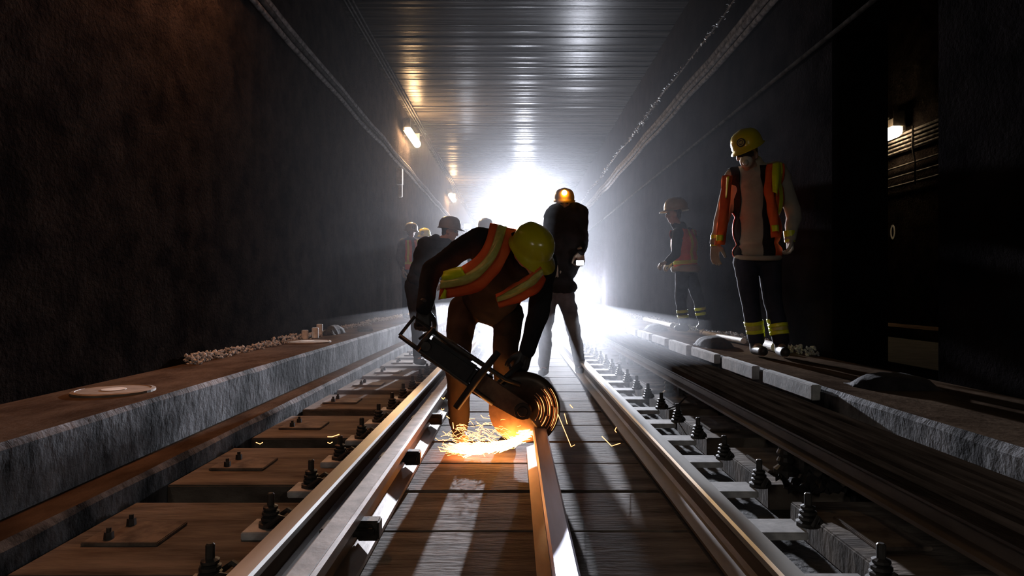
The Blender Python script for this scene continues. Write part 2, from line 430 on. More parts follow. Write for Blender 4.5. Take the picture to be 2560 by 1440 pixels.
# ------------------------------------------------------------------ tunnel lamps
def wall_lamp(x, y, z, label, strength_mat, L=1.35, side=-1, group='fluorescent wall lamps'):
    r = empty('tunnel_lamp', (x, y, z)); tag(r, label, 'lamp', group)
    s = -side   # into the room
    MB().box(-.02,.02,-L/2,L/2,-.06,.16).build('housing', M['darksteel'], r)
    for e in (-1, 1):
        MB().box(min(0,s*.14), max(0,s*.14), e*L/2-.01, e*L/2+.01, -.0, .2).build('end_cheek', M['darksteel'], r)
    MB().cap((s*.09,-L/2+.04,-.06),(s*.09,L/2-.04,-.06),.08,.08,12).build('tube', strength_mat, r, True)
    MB().box(min(-s*.12,s*.02), max(-s*.12,s*.02), -.03,.03,-.02,.04).build('bracket', M['darksteel'], r)
    return r
# the arm that carries the lamp is fixed to the wall
LAMPX = -W+.12; LZ = CZ+393/F*14.4
wall_lamp(LAMPX, 14.5, LZ, 'warm tube lamp on the left wall, the larger and nearer of two seen', M['lamp_warm'])
wall_lamp(LAMPX, 23.8, LZ, 'warm tube lamp on the left wall, the smaller and farther of two seen', M['lamp_warm'])
M['lamp_dim'] = emit('dim_reddish_tube', (1,.42,.2), 100)
dl = wall_lamp(LAMPX+.18, 4.5, 3.95, 'dim reddish tube lamp high on the left wall above the photo edge', M['lamp_dim'])
MB().box(.19,.205,-.72,.72,-.30,.2).box(-.02,.2,-.72,.72,.17,.2).build('added_shade', M['darksteel'], dl)  # unseen plates added to keep this lamp's light off the room
MB().box(-.298,-.02,-.03,.03,.0,.04).build('wall_arm', M['darksteel'], dl)
M['lamp_fill'] = emit('added_fill_tube', (1,.95,.88), 40)  # lamps added behind the camera to light the workers' fronts
wall_lamp(LAMPX, -3.0, 2.7, 'added fill tube lamp on the left wall behind the camera', M['lamp_fill'], 1.35)
wall_lamp(W-.12, -3.0, 2.7, 'added fill tube lamp on the right wall behind the camera', M['lamp_fill'], 1.35, 1)
M['lamp_far'] = emit('warm_tube_beyond', (1,.72,.42), 50)
wall_lamp(WX-.12, 8.5, 3.08, 'warm lamp on the wall beyond the right opening', M['lamp_far'], .34, 1)
# hanging conduit box below the left lamp
MB().box(-W+.0,-W+.12,13.6,13.75,3.2,3.55,.01).box(-W+.02,-W+.1,13.7,13.8,2.95,3.22,.01).build('junction_box', M['plate'])
tag(bpy.data.objects['junction_box'], 'slim grey junction box under the nearer left wall lamp', 'junction box')

# floodlights on stands far down the track
def flood(x, y, z, base_z, size, label, power, spot, name='floodlight', tilt=0, blend=.6, wide=0):
    r = empty(name, (x, y, base_z)); tag(r, label, 'floodlight', 'floodlights lighting the work')
    h = z-base_z
    MB().box(-size, size, .0, .18, h-size*.8, h+size*.8, .02).build('housing', M['darksteel'], r)
    MB().box(-size*.9, size*.9, -.02, .0, h-size*.7, h+size*.7).build('lens', M['lamp_cool'], r)
    MB().cone((0,.1,.02),(0,.1,h-size*.8),.025,.02,10).build('pole', M['darksteel'], r)
    for a in (90, 210, 330):
        a = math.radians(a)
        MB().cone((0,.1,min(.5,h*.5)),(math.cos(a)*.35,.1+math.sin(a)*.35,.01),.014,.012,8).build('leg', M['darksteel'], r)
    l = bpy.data.lights.new('flood_light', 'SPOT'); l.energy = power; l.color = (.84,.88,1); l.shadow_soft_size = size*.55
    l.spot_size = math.radians(spot); l.spot_blend = blend
    lo = bpy.data.objects.new('flood_bulb', l); COL.objects.link(lo); lo.parent = r
    lo.location = (0, -.25, h); lo.rotation_euler = (math.radians(90-tilt), 0, math.radians(180))
    if wide:
        l2 = l.copy(); l2.energy = wide; l2.spot_size = math.radians(160); l2.spot_blend = .5
        lo = bpy.data.objects.new('flood_spill', l2); COL.objects.link(lo); lo.parent = r
        lo.location = (0, -.2, h); lo.rotation_euler = (math.radians(90), 0, math.radians(180))
    return r
FL1 = flood(.40, 25, 3.95, 0, .22, 'blinding floodlight on a tall stand between the rails at the far end', 36000, 26, tilt=9, blend=1, wide=2200)
FL2 = flood(1.95, 18.5, .88, .40, .16, 'blinding floodlight low above the right walkway behind the standing worker', 800, 22, blend=1, wide=2200)
P8 = P(1168, 566, 20)
FL3 = flood(P8.x, 20, P8.z, 0, .10, 'small floodlight left of the glare behind the bending worker', 120, 120)

# ------------------------------------------------------------------ haze
for (ya, yb, dens, zt, lb) in ((5.0, 14, .045, .70, 'low bright smoke lying over the track behind the bending worker'), (4.9, 12, .002, CEIL-.05, 'thin pale smoke hanging in the tunnel just behind the bending worker'), (12.1, 45, .0055, CEIL-.05, 'dense white smoke glowing around the floodlights at the far end')):
  hz = MB().box(-W+.01 if zt > 1 else -1.6, W-.01 if zt > 1 else 1.55, ya, yb, .0, zt).build('smoke_haze', None); hz.data.materials.clear()
  m = bpy.data.materials.new('smoke'); m.use_nodes = True; nt = m.node_tree; nt.nodes.clear()
  out = nt.nodes.new('ShaderNodeOutputMaterial'); vs = nt.nodes.new('ShaderNodeVolumeScatter')
  vs.inputs['Color'].default_value = (.93,.95,1,1); vs.inputs['Density'].default_value = dens; vs.inputs['Anisotropy'].default_value = .74
  nt.links.new(vs.outputs[0], out.inputs['Volume']); hz.data.materials.append(m)
  tag(hz, lb, 'smoke', None, 'stuff')

# ------------------------------------------------------------------ people
def finalize(mb, voxel, sm=6, disp=0, dscale=.12, name='m'):
    me = mb.mesh(name); o = bpy.data.objects.new('tmp', me); COL.objects.link(o)
    r = o.modifiers.new('r','REMESH'); r.mode = 'VOXEL'; r.voxel_size = voxel
    if sm:
        s = o.modifiers.new('s','SMOOTH'); s.factor = .5; s.iterations = sm
    if disp:
        t = bpy.data.textures.new('folds','CLOUDS'); t.noise_scale = dscale; t.noise_depth = 2
        d = o.modifiers.new('d','DISPLACE'); d.texture = t; d.strength = disp; d.mid_level = .5; d.texture_coords = 'LOCAL'
    dg = bpy.context.evaluated_depsgraph_get(); ev = o.evaluated_get(dg)
    res = bpy.data.meshes.new_from_object(ev)
    bpy.data.objects.remove(o); bpy.data.meshes.remove(me)
    for p in res.polygons: p.use_smooth = True
    res.name = name
    return res

def patch(me, boxes, fr, off, thick=.006, name='patch'):
    # pieces of a garment surface inside given local boxes (u0,u1,v0,v1,w0,w1), pushed out by off
    o0, u, v, w = fr
    out = bmesh.new()
    for bx in boxes:
        b = bmesh.new(); b.from_mesh(me)
        for ax, lo, hi in ((u,bx[0],bx[1]),(v,bx[2],bx[3]),(w,bx[4],bx[5])):
            if lo is not None: bmesh.ops.bisect_plane(b, geom=b.verts[:]+b.edges[:]+b.faces[:], plane_co=o0+ax*lo, plane_no=-ax, clear_outer=True)
            if hi is not None: bmesh.ops.bisect_plane(b, geom=b.verts[:]+b.edges[:]+b.faces[:], plane_co=o0+ax*hi, plane_no=ax, clear_outer=True)
        t = bpy.data.meshes.new('t'); b.to_mesh(t); b.free(); out.from_mesh(t); bpy.data.meshes.remove(t)
    bmesh.ops.remove_doubles(out, verts=out.verts[:], dist=.0008)
    out.normal_update()
    for vv in out.verts: vv.co += vv.normal*off
    m2 = bpy.data.meshes.new(name); out.to_mesh(m2); out.free()
    for p in m2.polygons: p.use_smooth = True
    return m2
def add_patch(name, me, boxes, fr, off, m, parent, thick=.006):
    m2 = patch(me, boxes, fr, off, thick, name)
    o = link(name, m2, m)
    reparent_at(o, parent) if parent.type == 'EMPTY' else None
    if parent.type != 'EMPTY':
        o.parent = parent
    if thick:
        s = o.modifiers.new('s','SOLIDIFY'); s.thickness = thick; s.offset = 1
    return o

def hand_prims(mb, wr, d, n, t, curl=.5, s=1.0, r=1.0):
    d = V(d).normalized(); n = (V(n)-V(n).dot(d)*d).normalized(); t = (V(t)-V(t).dot(d)*d-V(t).dot(n)*n).normalized()
    wr = V(wr)
    for k, (o, L) in enumerate(((.03,.075),(.010,.082),(-.011,.078),(-.030,.066))):
        kn = wr+d*.088*s+t*o*s
        mb.cap(wr+t*o*.6*s, kn, .017*s*r, .013*s*r, 8)
        q = kn; dd = d.copy(); ang = curl*(.8+.08*k)
        for seg, fr_ in enumerate((.46,.30,.24)):
            c, sn = math.cos(ang), math.sin(ang)
            dd2 = d*math.cos(ang)+n*math.sin(ang)
            q2 = q+dd2*L*fr_*s*1.05+t*o*.12*s
            mb.cap(q, q2, (.0105-.001*seg)*s*r, (.0098-.001*seg)*s*r, 8)
            q = q2; ang += curl*(.95)
    q0 = wr+d*.022*s+t*.026*s; q1 = q0+(t*.62+d*.62+n*.35).normalized()*.045*s; q2 = q1+(t*.25+d*.85+n*.45).normalized()*.036*s; q3 = q2+(d*.8+n*.6).normalized()*.026*s
    mb.cap(q0,q1,.015*s*r,.0125*s*r,8); mb.cap(q1,q2,.0125*s*r,.011*s*r,8); mb.cap(q2,q3,.011*s*r,.0095*s*r,8)

def hat(name, c, up, fwd, m, parent, s=1.0, badge=None, tilt=None):
    up = V(up).normalized(); fwd = (V(fwd)-V(fwd).dot(up)*up).normalized(); sd = fwd.cross(up).normalized()
    b = MB(); n = 40; rows = []
    prof = [(1.0,0.0,1),(1.0,.18,1),(.975,.40,1),(.90,.62,1),(.76,.80,1),(.56,.92,1),(.30,.985,1),(.08,1.0,1)]
    for k, (r, h, _) in enumerate(prof):
        row = []
        for j in range(n):
            a = 2*math.pi*j/n
            x = r*.115*math.cos(a); y = r*.138*math.sin(a)
            ridge = .006*math.exp(-(x/.022)**2)*(1 if h > .3 else 0)
            p = V(c)+(sd*x+fwd*y+up*(h*.135+ridge))*s
            row.append(b.bm.verts.new(p))
        rows.append(row)
    for a_, b_ in zip(rows[:-1], rows[1:]):
        for j in range(n): b.bm.faces.new((a_[j], a_[(j+1)%n], b_[(j+1)%n], b_[j]))
    b.bm.faces.new(rows[-1])
    # brim, long at the front
    br = []
    for j in range(n):
        a = 2*math.pi*j/n; f = max(0, math.sin(a))
        ext = .016+.045*f**2.2
        x = (.115+ext*.9)*math.cos(a); y = (.138+ext)*math.sin(a)
        br.append(b.bm.verts.new(V(c)+(sd*x+fwd*y+up*(-.010-.018*f))*s))
    for j in range(n): b.bm.faces.new((rows[0][j], br[j], br[(j+1)%n], rows[0][(j+1)%n]))
    me = b.mesh(name, True); o = link(name, me, m); reparent_at(o, parent)
    so = o.modifiers.new('s','SOLIDIFY'); so.thickness = .004
    if badge:
        bc = V(c)+(fwd*.137*math.cos(badge[0])+sd*.116*math.sin(badge[0])+up*.05)*s
        nn = (fwd*math.cos(badge[0])+sd*math.sin(badge[0])+up*.28).normalized()
        tt = nn.cross(up).normalized(); t2 = nn.cross(tt)
        bb = MB(); bb.cone(bc-nn*.004, bc+nn*.004, .033*s, .032*s, 24)
        q = bb.build('badge', badge[1]); q.parent = o
        bb = MB(); bb.tube([bc+nn*.005+(tt*math.cos(a)+t2*math.sin(a))*.021*s for a in [2*math.pi*k/20 for k in range(20)]], .0025*s, 6, True)
        bb.frame_box(bc+nn*.005, tt, t2, nn, .014*s,.0022*s,.0015*s).frame_box(bc+nn*.005+t2*.007*s, tt, t2, nn, .010*s,.0018*s,.0015*s).frame_box(bc+nn*.005-t2*.007*s, tt, t2, nn, .010*s,.0018*s,.0015*s)
        bb.build('badge_emblem', badge[2], o) if False else setattr(bb.build('badge_emblem', badge[2]), 'parent', q)
    return o

def make_person(J, label, mats, vox=.014, s=1.0, hands=('glove','glove'), face=True, folds=.02, bulk=0):
    """J: joints in world space; left/right are image left/right (a / b)."""
    foot = (J['ank_a']+J['ank_b'])/2
    root = empty('person', (foot.x, foot.y, J['ground'])); tag(root, label, 'person')
    C = (J['sh_a']+J['sh_b'])/2; Pv = (J['hip_a']+J['hip_b'])/2
    v = (C-Pv).normalized(); L = (C-Pv).length
    u = (J['sh_b']-J['sh_a']); u = (u-u.dot(v)*v).normalized()
    w = u.cross(v).normalized()
    if w.dot(J['front']) < 0: w = -w
    Mt = Matrix((u, w, v)).transposed()
    H = J['head']; hu = J['head_up'].normalized(); hf = J['head_fwd']; hf = (hf-hf.dot(hu)*hu).normalized(); hs = hf.cross(hu).normalized()
    Mh = Matrix((hs, hf, hu)).transposed()
    def torso(b, e):
        b.ell(Pv+v*.06, (.165*s+e,.115*s+e,.10*s), Mt)
        b.ell(Pv+v*L*.36, (.16*s+e,.115*s+e,.17*s+e), Mt)
        b.ell(Pv+v*L*.72, (.185*s+e,.125*s+e,.19*s+e), Mt)
        b.cap(J['sh_a']+u*.02, J['sh_b']-u*.02, .075*s+e, .075*s+e)
        b.cap(C+u*.07*s+v*.02, H-hu*.13*s+u*.02, .05*s+e*.6, .045*s+e*.2)
        b.cap(C-u*.07*s+v*.02, H-hu*.13*s-u*.02, .05*s+e*.6, .045*s+e*.2)
    # body: one continuous skin surface
    b = MB(); torso(b, -.012)
    b.cap(C+v*.02, H-hu*.06*s, .055*s, .052*s)
    b.ell(H+hu*.025*s-hf*.012*s, (.073*s,.092*s,.088*s), Mh)
    b.ell(H-hu*.035*s+hf*.022*s, (.058*s,.066*s,.075*s), Mh)
    b.ell(H-hu*.088*s+hf*.052*s, (.03*s,.028*s,.026*s), Mh)
    b.cap(H+hu*.012*s+hf*.086*s, H-hu*.028*s+hf*.106*s, .009*s, .015*s, 8)
    b.cap(H+hf*.078*s-hs*.03*s+hu*.022*s, H+hf*.078*s+hs*.03*s+hu*.022*s, .012*s, .012*s, 8)
    b.cap(H+hf*.08*s-hs*.016*s-hu*.056*s, H+hf*.08*s+hs*.016*s-hu*.056*s, .010*s, .010*s, 8)
    for q in (-1, 1): b.ell(H+hs*q*.074*s-hu*.01*s, (.012*s,.02*s,.032*s), Mh, 2)
    for k in 'ab':
        b.chain([J['sh_'+k], J['el_'+k], J['wr_'+k]], [.048*s,.038*s,.027*s])
        b.chain([J['hip_'+k], J['kn_'+k], J['ank_'+k]], [.075*s,.05*s,.036*s])
        b.chain([J['ank_'+k], J['toe_'+k]], [.036*s,.03*s])
        hd = J['hd_'+k]; hand_prims(b, J['wr_'+k], hd[0], hd[1], hd[2], hd[3], s*1.0, .92)
    o = link('body', finalize(b, max(vox*.62, .006), 2, 0, name='body'), M['skin']); reparent_at(o, root)
    if face:
        for q in (-1, 1):
            e = MB().ball(H+hf*.083*s+hs*q*.031*s+hu*.006*s, .0115*s).build('eye', M['eye'], None, True); reparent_at(e, root)
        hb = MB(); hb.ell(H+hu*.03*s-hf*.03*s, (.082*s,.09*s,.085*s), Mh); hb.ell(H-hu*.03*s-hf*.06*s, (.066*s,.045*s,.06*s), Mh)
        e = link('hair', finalize(hb, .012, 3, .008, .03, 'hair'), M['hair']); reparent_at(e, root)
    # jacket
    b = MB(); torso(b, .016+bulk)
    for k in 'ab':
        b.chain([J['sh_'+k], J['el_'+k], J['wr_'+k]], [.074*s+bulk*.6,.062*s+bulk*.6,.047*s])
    b.cap(C+v*.035, C+v*.075*s+(H-C).normalized()*.03, .075*s, .066*s)
    jk = finalize(b, vox, 4, folds, .11, 'jacket')
    jo = link('jacket', jk, mats['jacket']); reparent_at(jo, root)
    # trousers
    b = MB(); b.ell(Pv+v*.03, (.16*s,.112*s,.10*s), Mt)
    for k in 'ab':
        b.chain([J['hip_'+k], J['kn_'+k], J['ank_'+k]+V((0,0,.05))], [.098*s,.076*s,.066*s])
    tr = finalize(b, vox, 4, folds, .12, 'trousers')
    to = link('trousers', tr, mats['trousers']); reparent_at(to, root)
    for k in 'ab':
        b = MB(); A = J['ank_'+k]; T = J['toe_'+k]
        d = (T-A); d.z = 0; d.normalize()
        b.cap(A+V((0,0,.07)), A, .058*s, .052*s); b.cap(A-d*.03+V((0,0,-.035)), T+V((0,0,.012)), .046*s, .04*s)
        b.cap(A-d*.03+V((0,0,-.03)), A, .045*s, .05*s)
        bt = finalize(b, .010, 3, 0, name='boot')
        # flat sole
        g = J.get('ground_'+k, J['ground'])
        for vv in bt.vertices:
            if vv.co.z < g+.001: vv.co.z = g+.001
        e = link('boot', bt, mats.get('boot', M['boot'])); reparent_at(e, root)
    for k, hn in zip('ab', hands):
        if hn:
            hd = J['hd_'+k]; b = MB(); hand_prims(b, J['wr_'+k], hd[0], hd[1], hd[2], hd[3], s*1.05, 1.22)
            b.cap(J['wr_'+k]-V(hd[0]).normalized()*.035, J['wr_'+k]+V(hd[0]).normalized()*.02, .037*s, .031*s, 10)
            e = link('glove', finalize(b, .0055, 1, 0, name='glove'), mats.get(hn, M['glove'])); reparent_at(e, root)
    fr = (Pv, u, v, w)
    b = MB(); torso(b, .034)
    shell = finalize(b, .012, 5, folds*.6, .13, 'shell')
    return dict(root=root, jk=jk, jo=jo, tr=tr, to=to, shell=shell, fr=fr, L=L, Mt=Mt, C=C, Pv=Pv, u=u, v=v, w=w, H=H, hu=hu, hf=hf, hs=hs)

def leg_band(Pn, J, k, t0, t1, m, name='leg_band', off=.004):
    A = J['ank_'+k]; K = J['kn_'+k]; ax = (K-A).normalized(); u = V((1,0,0)); u = (u-u.dot(ax)*ax).normalized(); w = u.cross(ax)
    o = add_patch(name, Pn['tr'], [(-.12,.12,t0,t1,-.12,.12)], (A, u, ax, w), off, m, Pn['root'], .003)
    return o

def vest(Pn, a0=.09, s0=.165, top=.06, bot=-.10, label=None, m=None):
    L = Pn['L']; fr = Pn['fr']; sh = Pn['shell']
    vo = add_patch('safety_vest', sh, [(a0, s0, bot, L+top, None, None), (-s0, -a0, bot, L+top, None, None), (-a0, a0, bot, L+top-.02, None, -.01)], fr, 0, m or M['orange'], Pn['root'])
    return vo
def vest_stripe(vo, Pn, boxes, m, name='reflective_stripe', off=.007):
    if len(boxes) > 1:
        for bx in boxes: o = vest_stripe(vo, Pn, [bx], m, name, off)
        return o
    o = link(name, patch(Pn['shell'], boxes, Pn['fr'], off), m)
    o.parent = vo; 
    so = o.modifiers.new('s','SOLIDIFY'); so.thickness = .003; so.offset = 1
    return o
def fixchild(o, vo):
    o.parent = vo

def ribbon(name, up, lo, m, parent, n=24, thick=.008, wav=.006):
    # cloth panel between two polylines (lists of points)
    def samp(pts, t):
        N = len(pts)-1; x = min(t*N, N-1e-6); i = int(x); f = x-i
        p0 = pts[max(i-1,0)]; p1 = pts[i]; p2 = pts[i+1]; p3 = pts[min(i+2,N)]
        return .5*((2*p1)+(p2-p0)*f+(2*p0-5*p1+4*p2-p3)*f*f+(3*p1-p0-3*p2+p3)*f**3)
    b = MB(); k = 8; rows = []
    for i in range(n+1):
        A = samp(up, i/n); B = samp(lo, i/n); row = []
        for j in range(k+1):
            t = j/k; p = A.lerp(B, t)
            p = p+V((0, -.028*math.sin(math.pi*t)+wav*math.sin(i*.9+j*1.3), wav*.4*math.sin(i*.5+j)))
            row.append(b.bm.verts.new(p))
        rows.append(row)
    for i in range(n):
        for j in range(k): b.bm.faces.new((rows[i][j], rows[i+1][j], rows[i+1][j+1], rows[i][j+1]))
    me = b.mesh(name, True); o = link(name, me, m)
    if parent.type == 'EMPTY': reparent_at(o, parent)
    else: o.parent = parent
    so = o.modifiers.new('s','SOLIDIFY'); so.thickness = thick
    return o
D = lambda x, y, z: V((x, y, z)).normalized()

# ---- 1: the worker with the saw
J = dict(sh_a=P(1190,600,3.82), sh_b=P(1362,660,3.72), el_a=P(1078,676,3.80), wr_a=P(1060,772,3.66), el_b=P(1345,790,3.66), wr_b=P(1316,878,3.60),
         hip_a=P(1158,772,4.12), hip_b=P(1272,785,4.08), kn_a=P(1143,900,3.86), kn_b=P(1262,896,3.92),
         ank_a=V((-.335,3.92,.09)), toe_a=V((-.30,3.74,.045)), ank_b=V((-.05,4.15,.09)), toe_b=V((-.02,3.97,.045)),
         ground=0.0, front=V((.2,-.7,-.7)), head=P(1335,632,3.60), head_up=D(.22,-.62,.62), head_fwd=D(.25,-.45,-.85),
         hd_a=(D(-.05,-.1,-1), D(-.1,.4,-.3), D(.8,-.5,0), .95), hd_b=(D(-.35,-.2,-1), D(-.3,.6,-.2), D(-.9,-.3,0), .95))
MW = dict(jacket=M['c_black'], trousers=M['c_brown'], boot=M['bootbrown'], dark=M['boot'])
W1 = make_person(J, 'person in yellow hard hat and orange vest bending over the rail saw', MW, .012, hands=('dark','dark'))
o = hat('hard_hat', P(1329,622,3.60), D(.30,-.52,.70), D(.35,-.55,-.6), M['hat_yellow'], W1['root'], 1.0)
for k in (0,):
    vb = add_patch('safety_vest', W1['shell'], [(-.16,.17,-.02,W1['L']+.06,None,-.01)], W1['fr'], 0, M['orange'], W1['root'])
# shoulder piece, hanging front panels
Y = 3.56
upR = [P(1226,560,3.80),P(1217,600,3.66),P(1194,640,3.58),P(1155,668,3.58),P(1112,680,3.66)]
loR = [P(1292,578,3.74),P(1270,640,3.54),P(1240,690,3.53),P(1192,728,3.58),P(1097,748,3.68)]
vp = ribbon('vest_front_panel', upR, loR, M['orange'], W1['root'])
def mid(a, b, t): return [x.lerp(y, t)+V((0,-.034,0)) for x, y in zip(a, b)]
s1 = ribbon('reflective_stripe', [p+V((0,-.02,0)) for p in mid(upR,loR,.30)][:], [p+V((0,-.02,0)) for p in mid(upR,loR,.62)], M['silver'], vp, thick=.004)
s1b = ribbon('lime_edging', [upR[3]+V((-.0,-.045,0)), upR[4]+V((0,-.045,0))], [mid(upR,loR,.42)[3]+V((0,-.02,0)), mid(upR,loR,.36)[4]+V((0,-.02,0))], M['lime'], vp, n=6, thick=.004)
a = P(1112,722,3.6); s1c = ribbon('lime_edging', [P(1113,722,3.60), P(1100,747,3.63)], [P(1116,726,3.60), P(1114,746,3.62)], M['lime'], vp, n=6, thick=.004, wav=0)
upL = [P(1352,668,3.50),P(1318,690,3.48),P(1285,712,3.50),P(1240,738,3.56)]
loL = [P(1362,700,3.52),P(1345,728,3.50),P(1310,748,3.50),P(1248,768,3.56)]
vq = ribbon('vest_front_panel', upL, loL, M['orange'], W1['root'])
ribbon('reflective_stripe', [p+V((0,-.02,0)) for p in mid(upL,loL,.15)], [p+V((0,-.02,0)) for p in mid(upL,loL,.6)], M['silver'], vq, thick=.004)

# ---- 2: standing worker on the right walkway
gz = .40; Y = 5.24
J = dict(sh_a=P(1832,446,Y), sh_b=P(1948,430,Y), el_a=P(1806,540,Y+.03), wr_a=P(1789,608,Y-.08), el_b=P(1985,540,Y+.03), wr_b=P(1974,596,Y-.05),
         hip_a=P(1863,650,Y), hip_b=P(1924,648,Y), kn_a=P(1874,740,Y-.05), kn_b=P(1930,742,Y-.02),
         ank_a=V((P(1888,0,Y).x,Y-.02,gz+.09)), toe_a=V((P(1884,0,Y).x,Y-.20,gz+.045)), ank_b=V((P(1940,0,Y).x,Y-.1,gz+.09)), toe_b=V((P(1952,0,Y-.2).x,Y-.28,gz+.045)),
         ground=gz, front=V((-.2,-1,0)), head=P(1868,388,Y-.08), head_up=D(-.12,-.20,1), head_fwd=D(-.45,-.9,-.12),
         hd_a=(D(-.12,-.1,-1), D(.7,.3,0), D(.15,-1,0), .28), hd_b=(D(.02,-.1,-1), D(-.8,0,-.1), D(-.1,-1,0), .85))
W2 = make_person(J, 'person in yellow hard hat and white mask standing on the right walkway, looking down', dict(jacket=M['c_beige'], trousers=M['c_navy'], glove=M['glove']), .014)
hat('hard_hat', P(1869,366,Y-.06), D(-.42,-.12,1), D(-.50,-.82,-.25), M['hat_yellow'], W2['root'], 1.06, badge=(.06, M['darksteel'], M['silver']))
L = W2['L']
gil = add_patch('gilet', W2['shell'], [(.0,.17,-.02,L+.07,None,None),(-.23,-.165,-.02,L+.07,None,None),(-.165,.0,-.02,L+.03,None,-.01)], W2['fr'], -.012, M['c_black'], W2['root'])
vo = add_patch('safety_vest', W2['shell'], [(.10, .19, .02, L+.07, None, None), (-.19, .10, .02, L+.05, None, -.01)], W2['fr'], 0, M['orange'], W2['root'])
vest_stripe(vo, W2, [(.13,.17,.36,L+.075,-.0,None)], M['lime'])
# hanging vest fronts outside the arms
def strap(pts, wid, root, m, y=-.0):
    return ribbon('vest_front_panel', [p+V((-wid,0,0)) for p in pts], [p+V((wid,0,0)) for p in pts], m, root)
st = strap([P(1818,440,Y-.16),P(1812,500,Y-.17),P(1806,560,Y-.17),P(1799,612,Y-.17)], .035, W2['root'], M['orange'])
ribbon('reflective_stripe', [P(1816,442,Y-.225),P(1813,495,Y-.225)], [P(1823,442,Y-.225),P(1815,495,Y-.225)], M['lime'], st, n=8, thick=.003, wav=0)
ribbon('reflective_stripe', [P(1792,588,Y-.22),P(1791,602,Y-.22)], [P(1808,588,Y-.22),P(1807,602,Y-.22)], M['lime'], st, n=4, thick=.003, wav=0)
st = strap([P(1929,412,Y-.10),P(1922,470,Y-.20),P(1931,530,Y-.20),P(1941,594,Y-.18)], .035, W2['root'], M['orange'])
ribbon('reflective_stripe', [P(1932,408,Y-.13),P(1930,438,Y-.22),P(1932,480,Y-.26)], [P(1950,408,Y-.13),P(1950,438,Y-.22),P(1942,490,Y-.26)], M['lime'], st, n=10, thick=.003, wav=0)
ribbon('reflective_stripe', [P(1929,563,Y-.24),P(1931,579,Y-.24)], [P(1946,563,Y-.24),P(1947,579,Y-.24)], M['lime'], st, n=4, thick=.003, wav=0)
H, hu, hf, hs = W2['H'], W2['hu'], W2['hf'], W2['hs']; Mh = Matrix((hs,hf,hu)).transposed()
b = MB(); b.ell(H+hf*.085-hu*.045, (.05,.045,.05), Mh); b.cap(H+hf*.11-hu*.05, H+hf*.14-hu*.055, .024, .022)
mo = link('respirator_mask', finalize(b,.007,2,0,name='mask'), M['mask']); reparent_at(mo, W2['root'])
b = MB(); b.frame_box(H+hf*.10+hu*.012, hs, hf, hu, .062,.008,.02,.004); e = b.build('safety_glasses', M['eye']); reparent_at(e, W2['root'])
b = MB(); b.tube([W2['Pv']+V((.17*math.cos(a),-.005-.14*math.sin(a),.02-.015*math.sin(a))) for a in [math.pi*k/16 for k in range(-1,18)]], .022, 6)
e = b.build('hoodie_hem', M['c_beige'], None, True); reparent_at(e, W2['root'])
for k, (lo, hi) in (('a',(.10,.20)),('b',(.09,.18))):
    leg_band(W2, J, k, lo+.03, hi-.03, M['silver'], off=.003)
    leg_band(W2, J, k, lo, lo+.03, M['lime']); leg_band(W2, J, k, hi-.03, hi, M['lime'])
for k in 'ab':
    wr = J['wr_'+k]; d = V(J['hd_'+k][0]); b = MB(); b.cone(wr-d*.06, wr+d*.03, .045, .04, 16)
    e = b.build('glove_cuff', M['lime']); reparent_at(e, W2['root'])

# ---- 3: side-on worker behind, right walkway
Y = 8.3; gz = .40
J = dict(sh_a=P(1694,585,Y-.15), sh_b=P(1722,585,Y+.15), el_a=P(1690,635,Y-.24), wr_a=P(1668,655,Y-.2), el_b=P(1715,640,Y+.2), wr_b=P(1680,660,Y+.1),
         hip_a=P(1706,680,Y-.08), hip_b=P(1722,680,Y+.08), kn_a=P(1702,752,Y-.1), kn_b=P(1745,745,Y+.08),
         ank_a=V((P(1704,0,Y).x,Y-.1,gz+.09)), toe_a=V((P(1686,0,Y).x,Y-.12,gz+.045)), ank_b=V((P(1764,0,Y).x-.02,Y+.08,gz+.12)), toe_b=V((P(1752,0,Y).x,Y+.08,gz+.045)),
         ground=gz, front=V((-1,-.1,0)), head=P(1683,535,Y), head_up=D(-.1,0,1), head_fwd=D(-1,-.25,-.15),
         hd_a=(D(-1,.1,-.3), D(0,0,-1), D(0,1,.3), .8), hd_b=(D(-1,-.1,-.3), D(0,0,-1), D(0,-1,.3), .8))
W3 = make_person(J, 'person in sand coloured hard hat and orange vest, side on, striding on the right walkway', dict(jacket=M['c_black'], trousers=M['c_navy']), .016, .97)
hat('hard_hat', P(1690,524,Y), D(-.05,0,1), D(-1,-.1,-.05), M['hat_sand'], W3['root'], 1.12)
vo = vest(W3, .02, .21, .05, .02)
vest_stripe(vo, W3, [(-.21,.21,.10,.15,None,None)], M['lime'])
vest_stripe(vo, W3, [(-.10,-.06,.15,W3['L']+.05,None,None),(.06,.10,.15,W3['L']+.05,None,None)], M['lime'])
b = MB(); b.tube([W3['Pv']+V((.14*math.cos(a),.18*math.sin(a),.04)) for a in [2*math.pi*k/20 for k in range(20)]], .05, 8, True)
e = b.build('hoodie_hem', M['c_beige'], None, True); reparent_at(e, W3['root'])
for k in 'ab':
    leg_band(W3, J, k, .10, .135, M['lime']); leg_band(W3, J, k, .165, .20, M['lime'])

